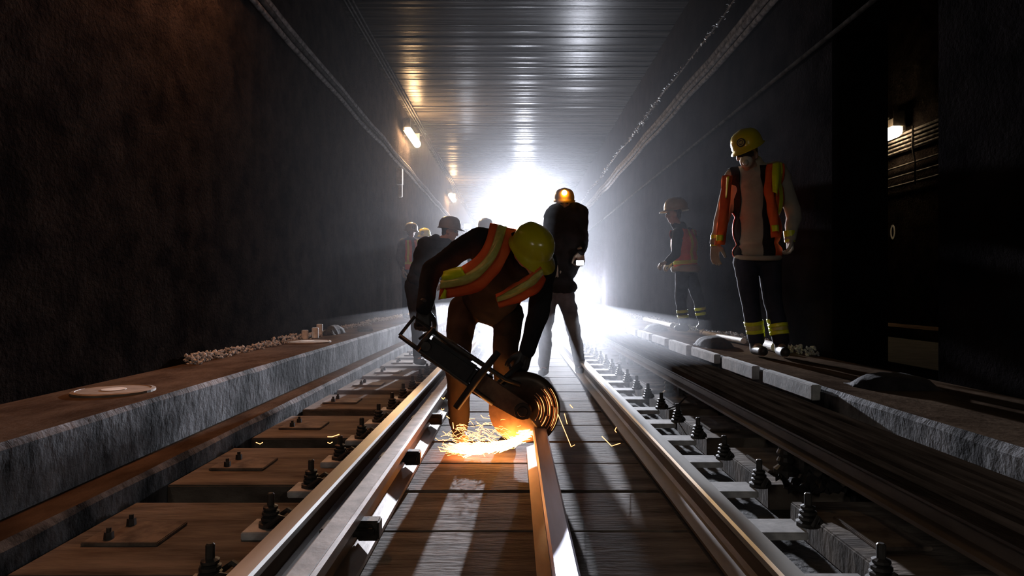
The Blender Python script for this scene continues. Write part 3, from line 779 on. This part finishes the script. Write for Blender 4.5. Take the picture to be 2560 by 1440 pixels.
# ---- 4: silhouetted worker with amber headlamp
Y = 7.05; gz = 0.0
J = dict(sh_a=P(1384,538,Y), sh_b=P(1448,536,Y), el_a=P(1372,600,Y), wr_a=P(1384,655,Y-.15), el_b=P(1452,600,Y), wr_b=P(1451,632,Y-.16),
         hip_a=P(1374,728,Y), hip_b=P(1410,726,Y), kn_a=P(1364,820,Y-.05), kn_b=P(1432,815,Y),
         ank_a=V((P(1360,0,Y).x,Y-.05,gz+.09)), toe_a=V((P(1352,0,Y).x,Y-.22,gz+.045)), ank_b=V((P(1450,0,Y).x,Y+.05,gz+.09)), toe_b=V((P(1456,0,Y).x,Y-.12,gz+.045)),
         ground=gz, front=V((0,-1,0)), head=P(1411,507,Y-.03), head_up=D(0,-.2,1), head_fwd=D(-.1,-1,-.35),
         hd_a=(D(0,-.3,-1), D(0,1,0), D(1,0,0), .6), hd_b=(D(0,-.5,-1), D(-.5,1,0), D(-1,0,0), .8))
W4 = make_person(J, 'silhouetted person with glowing amber headlamp standing behind the bending worker', dict(jacket=M['c_black'], trousers=M['c_grey']), .016, 1.06, folds=.04, bulk=.035)
h4 = hat('hard_hat', P(1411,500,Y-.02), D(0,-.15,1), D(-.1,-1,-.2), M['hat_amber'], W4['root'], .95)
e = MB().ball(P(1411,482,Y-.17), .03, 3).build('headlamp', M['lamp_amber'], None, True); e.parent = h4; e.matrix_parent_inverse = Matrix.Identity(4)
b = MB()
b.frame_box(P(1450,657,Y-.25), V((1,0,0)), V((0,1,0)), V((0,0,1)), .045,.02,.03,.006)
tl = empty('hand_torch', P(1450,657,Y-.2)); tag(tl, 'small white torch held in the hand of the silhouetted person', 'torch')
e = b.build('torch_body', M['black']); reparent_at(e, tl)
e = MB().frame_box(P(1450,657,Y-.275), V((1,0,0)), V((0,1,0)), V((0,0,1)), .038,.004,.024).build('torch_lens', M['lamp_small']); reparent_at(e, tl)

# ---- 5: dark worker with grey hat leaning, left behind
Y = 8.0
J = dict(sh_a=P(1062,612,Y-.1), sh_b=P(1098,618,Y+.15), el_a=P(1046,670,Y-.18), wr_a=P(1080,700,Y-.22), el_b=P(1100,680,Y+.2), wr_b=P(1115,705,Y),
         hip_a=P(1030,712,Y), hip_b=P(1062,712,Y+.1), kn_a=P(1042,805,Y-.05), kn_b=P(1078,805,Y+.05),
         ank_a=V((P(1045,0,Y).x,Y,.09)), toe_a=V((P(1062,0,Y).x,Y-.12,.045)), ank_b=V((P(1085,0,Y).x,Y+.1,.09)), toe_b=V((P(1105,0,Y).x,Y,.045)),
         ground=0.0, front=V((.8,-.5,-.3)), head=P(1126,578,Y-.02), head_up=D(.18,-.1,1), head_fwd=D(.9,-.35,-.45),
         hd_a=(D(.6,-.2,-.8), D(.3,.8,0), D(.5,-.5,0), .6), hd_b=(D(.6,0,-.8), D(.3,.8,0), D(.5,-.5,0), .6))
W5 = make_person(J, 'person in dark clothes and grey hard hat leaning over behind the bending worker, in profile', dict(jacket=M['c_black'], trousers=M['c_black']), .016, 1.02, bulk=.02)
hat('hard_hat', P(1124,569,Y), D(.1,-.05,1), D(.95,-.2,-.35), M['hat_grey'], W5['root'], 1.02)

# ---- 6, 7: far workers on the left walkway; 8: hat behind the bending worker
def standing(x, y, gz, h, yaw, label, mats, hatm, badge, vestcol=True, vox=.022):
    s = h/1.80; c, sn = math.cos(yaw), math.sin(yaw)
    def Q(a, b, z): return V((x+(a*c-b*sn)*s, y+(a*sn+b*c)*s, gz+z*s))
    d3 = lambda a, b, z: D(a*c-b*sn, a*sn+b*c, z)
    J = dict(sh_a=Q(-.17,0,1.44), sh_b=Q(.17,0,1.44), el_a=Q(-.23,.02,1.16), wr_a=Q(-.2,-.12,.93), el_b=Q(.23,.02,1.16), wr_b=Q(.2,-.12,.93),
             hip_a=Q(-.09,0,.92), hip_b=Q(.09,0,.92), kn_a=Q(-.10,-.03,.5), kn_b=Q(.11,-.02,.5), ank_a=Q(-.11,0,.09), toe_a=Q(-.12,-.17,.045), ank_b=Q(.12,.03,.09), toe_b=Q(.14,-.14,.045),
             ground=gz, front=d3(0,-1,0), head=Q(0,-.03,1.66), head_up=d3(0,-.15,1), head_fwd=d3(0,-1,-.3),
             hd_a=(d3(0,-.2,-1), d3(1,0,0), d3(0,-1,0), .4), hd_b=(d3(0,-.2,-1), d3(-1,0,0), d3(0,-1,0), .4))
    Wn = make_person(J, label, mats, vox, s, hands=('glove','glove'))
    hat('hard_hat', Q(0,-.02,1.69), d3(0,-.12,1), d3(0,-1,-.2), hatm, Wn['root'], 1.05*s, badge=(0, M['darksteel'], M['silver']) if badge else None)
    if vestcol:
        vo = vest(Wn, .03, .15, .05, .02); Lq = Wn['L']
        vest_stripe(vo, Wn, [(-.15,.15,.12,.17,None,None),(-.12,-.08,.17,Lq+.05,None,None),(.08,.12,.17,Lq+.05,None,None)], M['lime'])
    return Wn
std = dict(jacket=M['c_grey'], trousers=M['c_navy'])
standing(P(1027,0,12.6).x, 12.6, .379, 1.87, .5, 'person in white hard hat and orange vest far off by the left wall', std, M['hat_white'], True)
standing(P(1062,0,13.6).x, 13.6, .379, 1.86, -.2, 'person in bright yellow hard hat far off, mostly hidden behind the leaning worker', std, M['hat_yellow'], True)
standing(P(1213,0,11.4).x, 11.4, .172, 2.02, .3, 'person whose pale hard hat just shows above the back of the bending worker', dict(jacket=M['c_black'], trousers=M['c_black']), M['hat_white'], False, False)

# ------------------------------------------------------------------ the rail saw
YS = 3.58
saw = empty('rail_saw', (P(1306,0,YS).x, YS, .17)); tag(saw, 'gas powered abrasive rail saw with round guard cutting the loose rail', 'saw')
def sp(name, mb, m, smooth=False, parent=None):
    o = mb.build(name, m, None, smooth)
    if parent is None: reparent_at(o, saw)
    else: o.parent = parent
    return o
S = lambda x, y, d=0: P(x, y, YS+d)
HC = S(1306,1022); RB = .196
XA, ZA = V((1,0,0)), V((0,0,1))
def ringpt(c, r, a, y=0): return V((c.x+r*math.cos(a), c.y+y, c.z+r*math.sin(a)))
# blade
b = MB(); n = 64
b.cone(HC+V((0,.004,0)), HC+V((0,-.004,0)), RB-.008, RB-.008, n)
blade = sp('cutting_disc', b, M['disc'])
# guard: hollow half shell, front cheek with added ridges standing in for spark arcs
b = MB(); A0, A1 = math.radians(-52), math.radians(158); NN = 40
prof = [(.02,-.03),(RB-.03,-.034),(RB+.008,-.026),(RB+.016,0),(RB+.008,.026),(RB-.03,.034),(.02,.03)]
rows = []
for i in range(NN+1):
    a = A0+(A1-A0)*i/NN
    rows.append([b.bm.verts.new(ringpt(HC, r, a, y)) for r, y in prof])
for i in range(NN):
    for k in range(len(prof)-1): b.bm.faces.new((rows[i][k], rows[i][k+1], rows[i+1][k+1], rows[i+1][k]))
g = sp('blade_guard', b, M['guard'], True); so = g.modifiers.new('s','SOLIDIFY'); so.thickness = .004
for r in (.09,.105,.12,.14,.155,.172,.188):
    b = MB(); a0 = math.radians(random.uniform(-45,-20)); a1 = math.radians(random.uniform(35,60))
    b.tube([ringpt(HC, r, a0+(a1-a0)*i/20, -.036+.0) for i in range(21)], .0022, 6)
    q = sp('spark_arc_ridge', b, M['ridge'], True); q.parent = g; q.matrix_parent_inverse = Matrix.Identity(4)
    reparent_at(q, saw); 
    q.parent = g; q.matrix_parent_inverse = g.matrix_basis.inverted() if False else Matrix.Identity(4)
# hub
sp('hub', MB().cone(HC+V((0,-.03,0)), HC+V((0,-.085,0)), .052,.045,24).cone(HC+V((0,-.085,0)), HC+V((0,-.095,0)), .03,.026,16), M['guard'])
# belt arm
a = S(1196,952,-.05); c = HC+V((.0,-.05,0)); d = (c-a).normalized(); nrm = V((d.z,0,-d.x)); 
b = MB(); prof = [a+nrm*.075, c+nrm*.05, c+d*.05+nrm*.02, c+d*.05-nrm*.02, c-nrm*.05, a-nrm*.05]
b.add_mesh([p+V((0,-.02,0)) for p in prof]+[p+V((0,.02,0)) for p in prof], [(0,1,2,3,4,5),(11,10,9,8,7,6)]+[(k,(k+1)%6,6+(k+1)%6,6+k) for k in range(6)])
sp('belt_arm', b, M['saw'])
# engine body between the tubes
e0 = S(1072,862,.0); e1 = S(1178,932,.0); d = (e1-e0).normalized(); up = V((-d.z,0,d.x)); up = up if up.z > 0 else -up
b = MB(); b.frame_box((e0+e1)/2, d, V((0,1,0)), up, (e1-e0).length/2+.02, .10, .062, .02)
b.cap((e0+e1)/2+up*.02-d*.05, (e0+e1)/2+up*.02+d*.06, .075,.07)
b.frame_box(e1+d*.03+V((0,.03,0)), d, V((0,1,0)), up, .09,.06,.05,.01)
sp('engine_body', b, M['black'])
sp('fuel_cap', MB().cone(e0+V((0,-.08,0)), e0+V((0,-.12,0)), .028,.026,14), M['darksteel'])
# frame tubes
sp('lower_frame_tube', MB().tube([S(999,839,-.08),S(1060,884,-.09),S(1182,972,-.09),S(1232,1010,-.08)], .0125), M['darksteel'], True)
sp('upper_frame_tube', MB().tube([S(1080,826,-.09),S(1160,880,-.09),S(1262,948,-.08),S(1300,962,-.06)], .0135), M['darksteel'], True)
sp('rear_handle', MB().tube([S(999,839,-.08),S(1036,792,-.05),S(1044,800,.0),S(1080,826,-.04)], .0095), M['darksteel'], True)
sp('rear_cross_bar', MB().tube([S(1086,820,-.10),S(1062,850,-.10),S(1042,876,-.10)], [.011,.016,.013]), M['darksteel'], True)
sp('trigger_bar', MB().tube([S(1048,848,-.09),S(1064,834,-.09),S(1078,828,-.09)], .007), M['darksteel'], True)
sp('front_handle', MB().tube([S(1246,880,-.12),S(1200,938,-.12),S(1140,1020,-.12)], [.018,.021,.019], 12), M['black'], True)
sp('grip_bar', MB().tube([S(1248,956,-.08),S(1272,936,-.06),S(1304,908,-.02)], [.012,.015,.016], 12), M['black'], True)
sp('rail_clamp', MB().frame_box(V((.142,YS+.10,.2)), XA, V((0,1,0)), ZA, .06,.03,.035,.006).frame_box(V((.142,YS+.06,.24)), XA, V((0,1,0)), ZA, .02,.06,.02,.004), M['darksteel'])

# ------------------------------------------------------------------ sparks
def streak(b, p0, p1, r, p2=None):
    pts = [p0, p1] if p2 is None else [p0, p1, p2]
    b.tube(pts, [r*.4]+[r]*(len(pts)-1), 4)
CT = V((.10, YS-.03, .13))
hot = MB(); cool = MB()
for i in range(2300):
    t = random.random()**.75
    end = V((-.31+random.gauss(0,.03), YS+.02+random.gauss(0,.025), .02))
    base = CT.lerp(end, t); base.z = .02+.11*(1-t)**3+abs(random.gauss(0, .012))+(.02*random.random())
    base.x += random.gauss(0,.012); base.y += random.gauss(0,.018)
    l = random.uniform(.015,.06)
    d = D(-1, random.gauss(0,.25), random.gauss(-.15 if t < .4 else .12,.2))
    q = base+d*l; q.z = max(.008, q.z)
    streak(hot if (random.random() < .86 and t < .92) else cool, base, q, random.uniform(.0010,.0030) if t < .85 else random.uniform(.0008,.002))
for i in range(170):
    t = random.uniform(.2,1.0); base = CT.lerp(V((-.36,YS,.05)), t)+V((random.gauss(0,.04),random.gauss(0,.08),abs(random.gauss(0,.05))))
    base.z = max(.02, base.z)
    d = D(-1, random.gauss(0,.4), random.gauss(.2,.45)); l = random.uniform(.01,.045); q = base+d*l; q.z = max(.01,q.z)
    streak(cool, base, q, random.uniform(.0006,.0014), q+D(-1,0,random.gauss(0,.6))*l*.5)
for pl in ([(1395,1036),(1428,1117),(1437,1112)],[(1411,1034),(1418,1060)],[(1505,1091),(1529,1115),(1551,1108)],[(1541,1068),(1537,1076),(1541,1081)],
           [(640,1106),(650,1110),(657,1106)],[(819,1092),(830,1092),(848,1086)],[(819,1106),(825,1109),(831,1105)],[(1425,1012),(1432,1020)],
           [(1207,1130),(1210,1138),(1213,1142)],[(1116,1040),(1124,1046)],[(1132,1056),(1134,1072)],[(1104,994),(1108,998),(1112,994)],[(1103,1022),(1107,1025),(1110,1022)]):
    pts = [P(a_, b_, 3.45) for a_, b_ in pl]
    cool.tube(pts, .0016, 4)
for rr, a0, a1 in ((.196,-35,38),(.18,-30,5),(.165,8,44),(.15,-12,30),(.135,-40,-14),(.12,-5,36),(.105,-30,16),(.092,0,30)):
    cool.tube([ringpt(HC, rr, math.radians(a0+(a1-a0)*i/14), -.042) for i in range(15)], [.0003+.0007*math.sin(math.pi*i/14) for i in range(15)], 4)
sk = empty('cutting_sparks', CT); tag(sk, 'bright orange spray of sparks under the saw blade', 'sparks', None, 'stuff')
o = hot.build('hot_sparks', M['spark_hot']); reparent_at(o, sk); o['kind'] = 'stuff'
o = cool.build('flying_sparks', M['spark']); reparent_at(o, sk); o['kind'] = 'stuff'
for nm, p, e, r in (('spark_light', V((-.02,YS-.06,.13)), 1.0, .03), ('spark_light', V((-.22,YS+.08,.09)), 2.4, .03)):
    l = bpy.data.lights.new(nm,'POINT'); l.energy = e; l.color = (1,.42,.10); l.shadow_soft_size = r
    lo = bpy.data.objects.new(nm, l); COL.objects.link(lo); lo.location = p

# ------------------------------------------------------------------ things lying about
def manhole(px, py, z, rx, label):
    y = (CZ-z)*F/(py-CY); x = (px-CX)/F*y; r = rx/F*y
    o = empty('manhole_cover', (x,y,z)); tag(o, label, 'manhole cover')
    MB().lathe([(r,.0),(r,.012),(r-.02,.016),(r-.022,.013),(.001,.013)], n=40).build('lid', M['walk_lid'], o)
    b = MB(); b.lathe([(r*.30,.0135),(r*.30,.0165),(.001,.0165)], n=24)
    b.build('painted_mark', M['white'], o)
M['walk_lid'] = mat('dusty_iron_lid', (.16,.12,.08), (.28,.22,.16), 10, .6, bs=.3, bd=.003)
manhole(285, 980, .379, 92, 'round dusty manhole cover with a white mark, near end of the left walkway')
manhole(768, 856, .379, 58, 'round pale manhole cover farther along the left walkway beside debris')
# debris on the left walkway
def lump(name, c, rx, ry, rz, m, label, cat, disp=.04):
    b = MB(); b.ell((0,0,0), (rx,ry,rz)); b.box(-rx*.98,rx*.98,-ry*.9,ry*.9,-rz*.2,0)
    me = finalize(b, .02, 3, disp, .08, name)
    for v in me.vertices: v.co.z = max(v.co.z, -.0)
    o = link(name, me, m); o.location = c; tag(o, label, cat); return o
y = 8.3; lump('plastic_sack', (-2.33,y,.38), .10,.35,.11, M['bag'], 'flat black sack lying on the left walkway by the wall', 'sack')
o = MB().box(-.10,.10,-.4,.4,0,.03,.005).build('plank_offcut', M['board']); o.location = (-2.12,9.1,.38); o.rotation_euler.z = .25; tag(o, 'short dark plank lying on the left walkway past the sack', 'plank')
for i, (x, yy_, h) in enumerate(((-2.40,7.35,.10),(-2.33,7.5,.12),(-2.4,7.9,.14))):
    o = empty('tin_can', (x,yy_,.38)); tag(o, ['short pale can nearest of three on the left walkway','middle pale can of three standing on the left walkway','tall pale can next to the black sack on the left walkway'][i], 'can', 'cans on the left walkway')
    MB().lathe([(.036,0),(.038,.004),(.038,h-.004),(.036,h)], n=20).build('can_body', M['white'], o, False); MB().lathe([(.034,h),(.034,h+.004),(.002,h+.004)], n=20).build('can_lid', M['plate'], o)
# dark mounds on the right walkway
for (x, yy_, rx, ry, rz, lb) in ((1.93,6.2,.16,.30,.10,'nearest dark rounded mound on the right walkway, left of the standing worker'),(1.93,8.7,.15,.26,.09,'second dark rounded mound on the right walkway, beside the striding worker'),
                             (1.93,11.6,.15,.3,.09,'third dark rounded mound on the right walkway in the glare'),(2.1,3.55,.22,.16,.08,'dark rounded mound on the right walkway below the wall opening')):
    lump('sand_sack', (x,yy_,.4), rx, ry, rz, M['bag'], lb, 'sack', .015)
# pipes lying on the right walkway
for i, (p0, p1, r, lb) in enumerate((((2.28,9.2,.43),(2.33,11.4,.43),.035,'pale pipe on the right walkway, farthest of three behind the striding worker'),((2.22,7.55,.44),(2.26,6.3,.44),.03,'pale pipe on the right walkway between the two workers standing there'),((2.30,6.1,.445),(2.27,5.55,.445),.042,'short thick pale pipe just left of the standing worker\'s boots'))):
    o = empty('pipe', ((p0[0]+p1[0])/2,(p0[1]+p1[1])/2,p0[2]-r)); tag(o, lb, 'pipe', 'pipes on the right walkway')
    q = MB().cone(p0,p1,r,r,16).build('pipe_body', M['white']); reparent_at(q, o)
    q = MB().cone(p0, V(p0).lerp(V(p1),.06), r*1.18, r*1.18,16).build('coupling', M['plate']); reparent_at(q, o)
# lime crumbs along wall joints
for xw, zz, nm, lb in ((-W+.0,.379,'rubble','pale crumbs of lime heaped along the foot of the left wall'),(W,.40,'rubble','pale crumbs of lime heaped along the foot of the right wall')):
    b = MB(); s = 1 if xw < 0 else -1
    for i in range(2600):
        y = 4.8+18*random.random()**1.3
        if xw > 0 and y < 5.2: continue
        h = .5+.5*math.sin(y*2.1)*math.sin(y*.9+1)
        r = random.uniform(.004,.017)
        c = V((xw+s*(.02+abs(random.gauss(.0,.05))), y, zz+random.uniform(0,.03+.05*h)))
        t = bmesh.new(); bmesh.ops.create_icosphere(t, subdivisions=1, radius=r)
        for v in t.verts: v.co = v.co*random.uniform(.7,1.2)+c
        me = bpy.data.meshes.new('t'); t.to_mesh(me); t.free(); b.bm.from_mesh(me); bpy.data.meshes.remove(me)
    o = b.build(nm, M['rubble']); tag(o, lb, 'rubble', None, 'stuff')
# crumpled sheet and wire by the third rail
b = MB(); nn = 14
vs_ = [(i*.02-.13+random.uniform(-.008,.008), j*.02-.1+random.uniform(-.008,.008), abs(random.gauss(.02,.018))) for i in range(nn) for j in range(10)]
b.add_mesh(vs_, [(i*10+j, i*10+j+1, (i+1)*10+j+1, (i+1)*10+j) for i in range(nn-1) for j in range(9)])
o = b.build('plastic_sheet', M['bag']); o.location = (1.36,2.95,.02); tag(o, 'crumpled dark plastic sheet beside the third rail', 'plastic sheet')
o.modifiers.new('s','SOLIDIFY').thickness = .002
cable('loose_wire', [V((1.42,2.9,.03)),V((1.46,3.1,.02)),V((1.5,3.3,.04)),V((1.56,3.45,.03)),V((1.58,3.55,.08))], .005, M['cable'], 'thin loose wire on the track bed beside the third rail', 'wire')
cable('loose_wire', [V((1.2,5.0,.01)),V((1.32,5.15,.012)),V((1.42,5.3,.05)),V((1.5,5.55,.012)),V((1.5,5.8,.02))], .006, M['cable'], 'thin loose wire on the far track bed panel', 'wire')
# things on the ledge beyond the opening
for i, (dy, h) in enumerate(((0,.06),(.25,.12),(.6,.05))):
    o = MB().lathe([(.03,0),(.035,h*.5),(.02,h)], n=12).build('bottle', M['plate']); o.location = (WX-.4,8.3+dy,.49)
    tag(o, ['low bottle at the left on the ledge beyond the opening','tall bottle on the ledge beyond the right opening','small bottle farthest along the ledge beyond the opening'][i], 'bottle', 'bottles on the ledge beyond the opening')

# ------------------------------------------------------------------ world, camera
wd = bpy.data.worlds.new('dark'); SC.world = wd; wd.use_nodes = True
wd.node_tree.nodes['Background'].inputs[0].default_value = (.02,.02,.03,1); wd.node_tree.nodes['Background'].inputs[1].default_value = 0
cam = bpy.data.cameras.new('camera'); co = bpy.data.objects.new('camera', cam); COL.objects.link(co)
cam.sensor_width = 36; cam.lens = F/2560*36; cam.clip_start = .05; cam.clip_end = 200
cam.shift_x = -(CX-1280)/2560; cam.shift_y = (CY-720)/2560
co.location = (0,0,CZ); co.rotation_euler = (math.radians(90),0,0)
SC.camera = co
SC.view_settings.view_transform = 'Standard'; SC.view_settings.look = 'None'; SC.view_settings.gamma = 1
SC.view_settings.use_curve_mapping = False; SC.view_settings.exposure = 0
cy = SC.cycles
cy.use_denoising = True; cy.use_adaptive_sampling = True; cy.adaptive_threshold = .03
cy.max_bounces = 6; cy.volume_bounces = 0; cy.diffuse_bounces = 3; cy.glossy_bounces = 3; cy.sample_clamp_indirect = 4
cy.caustics_reflective = False; cy.caustics_refractive = False
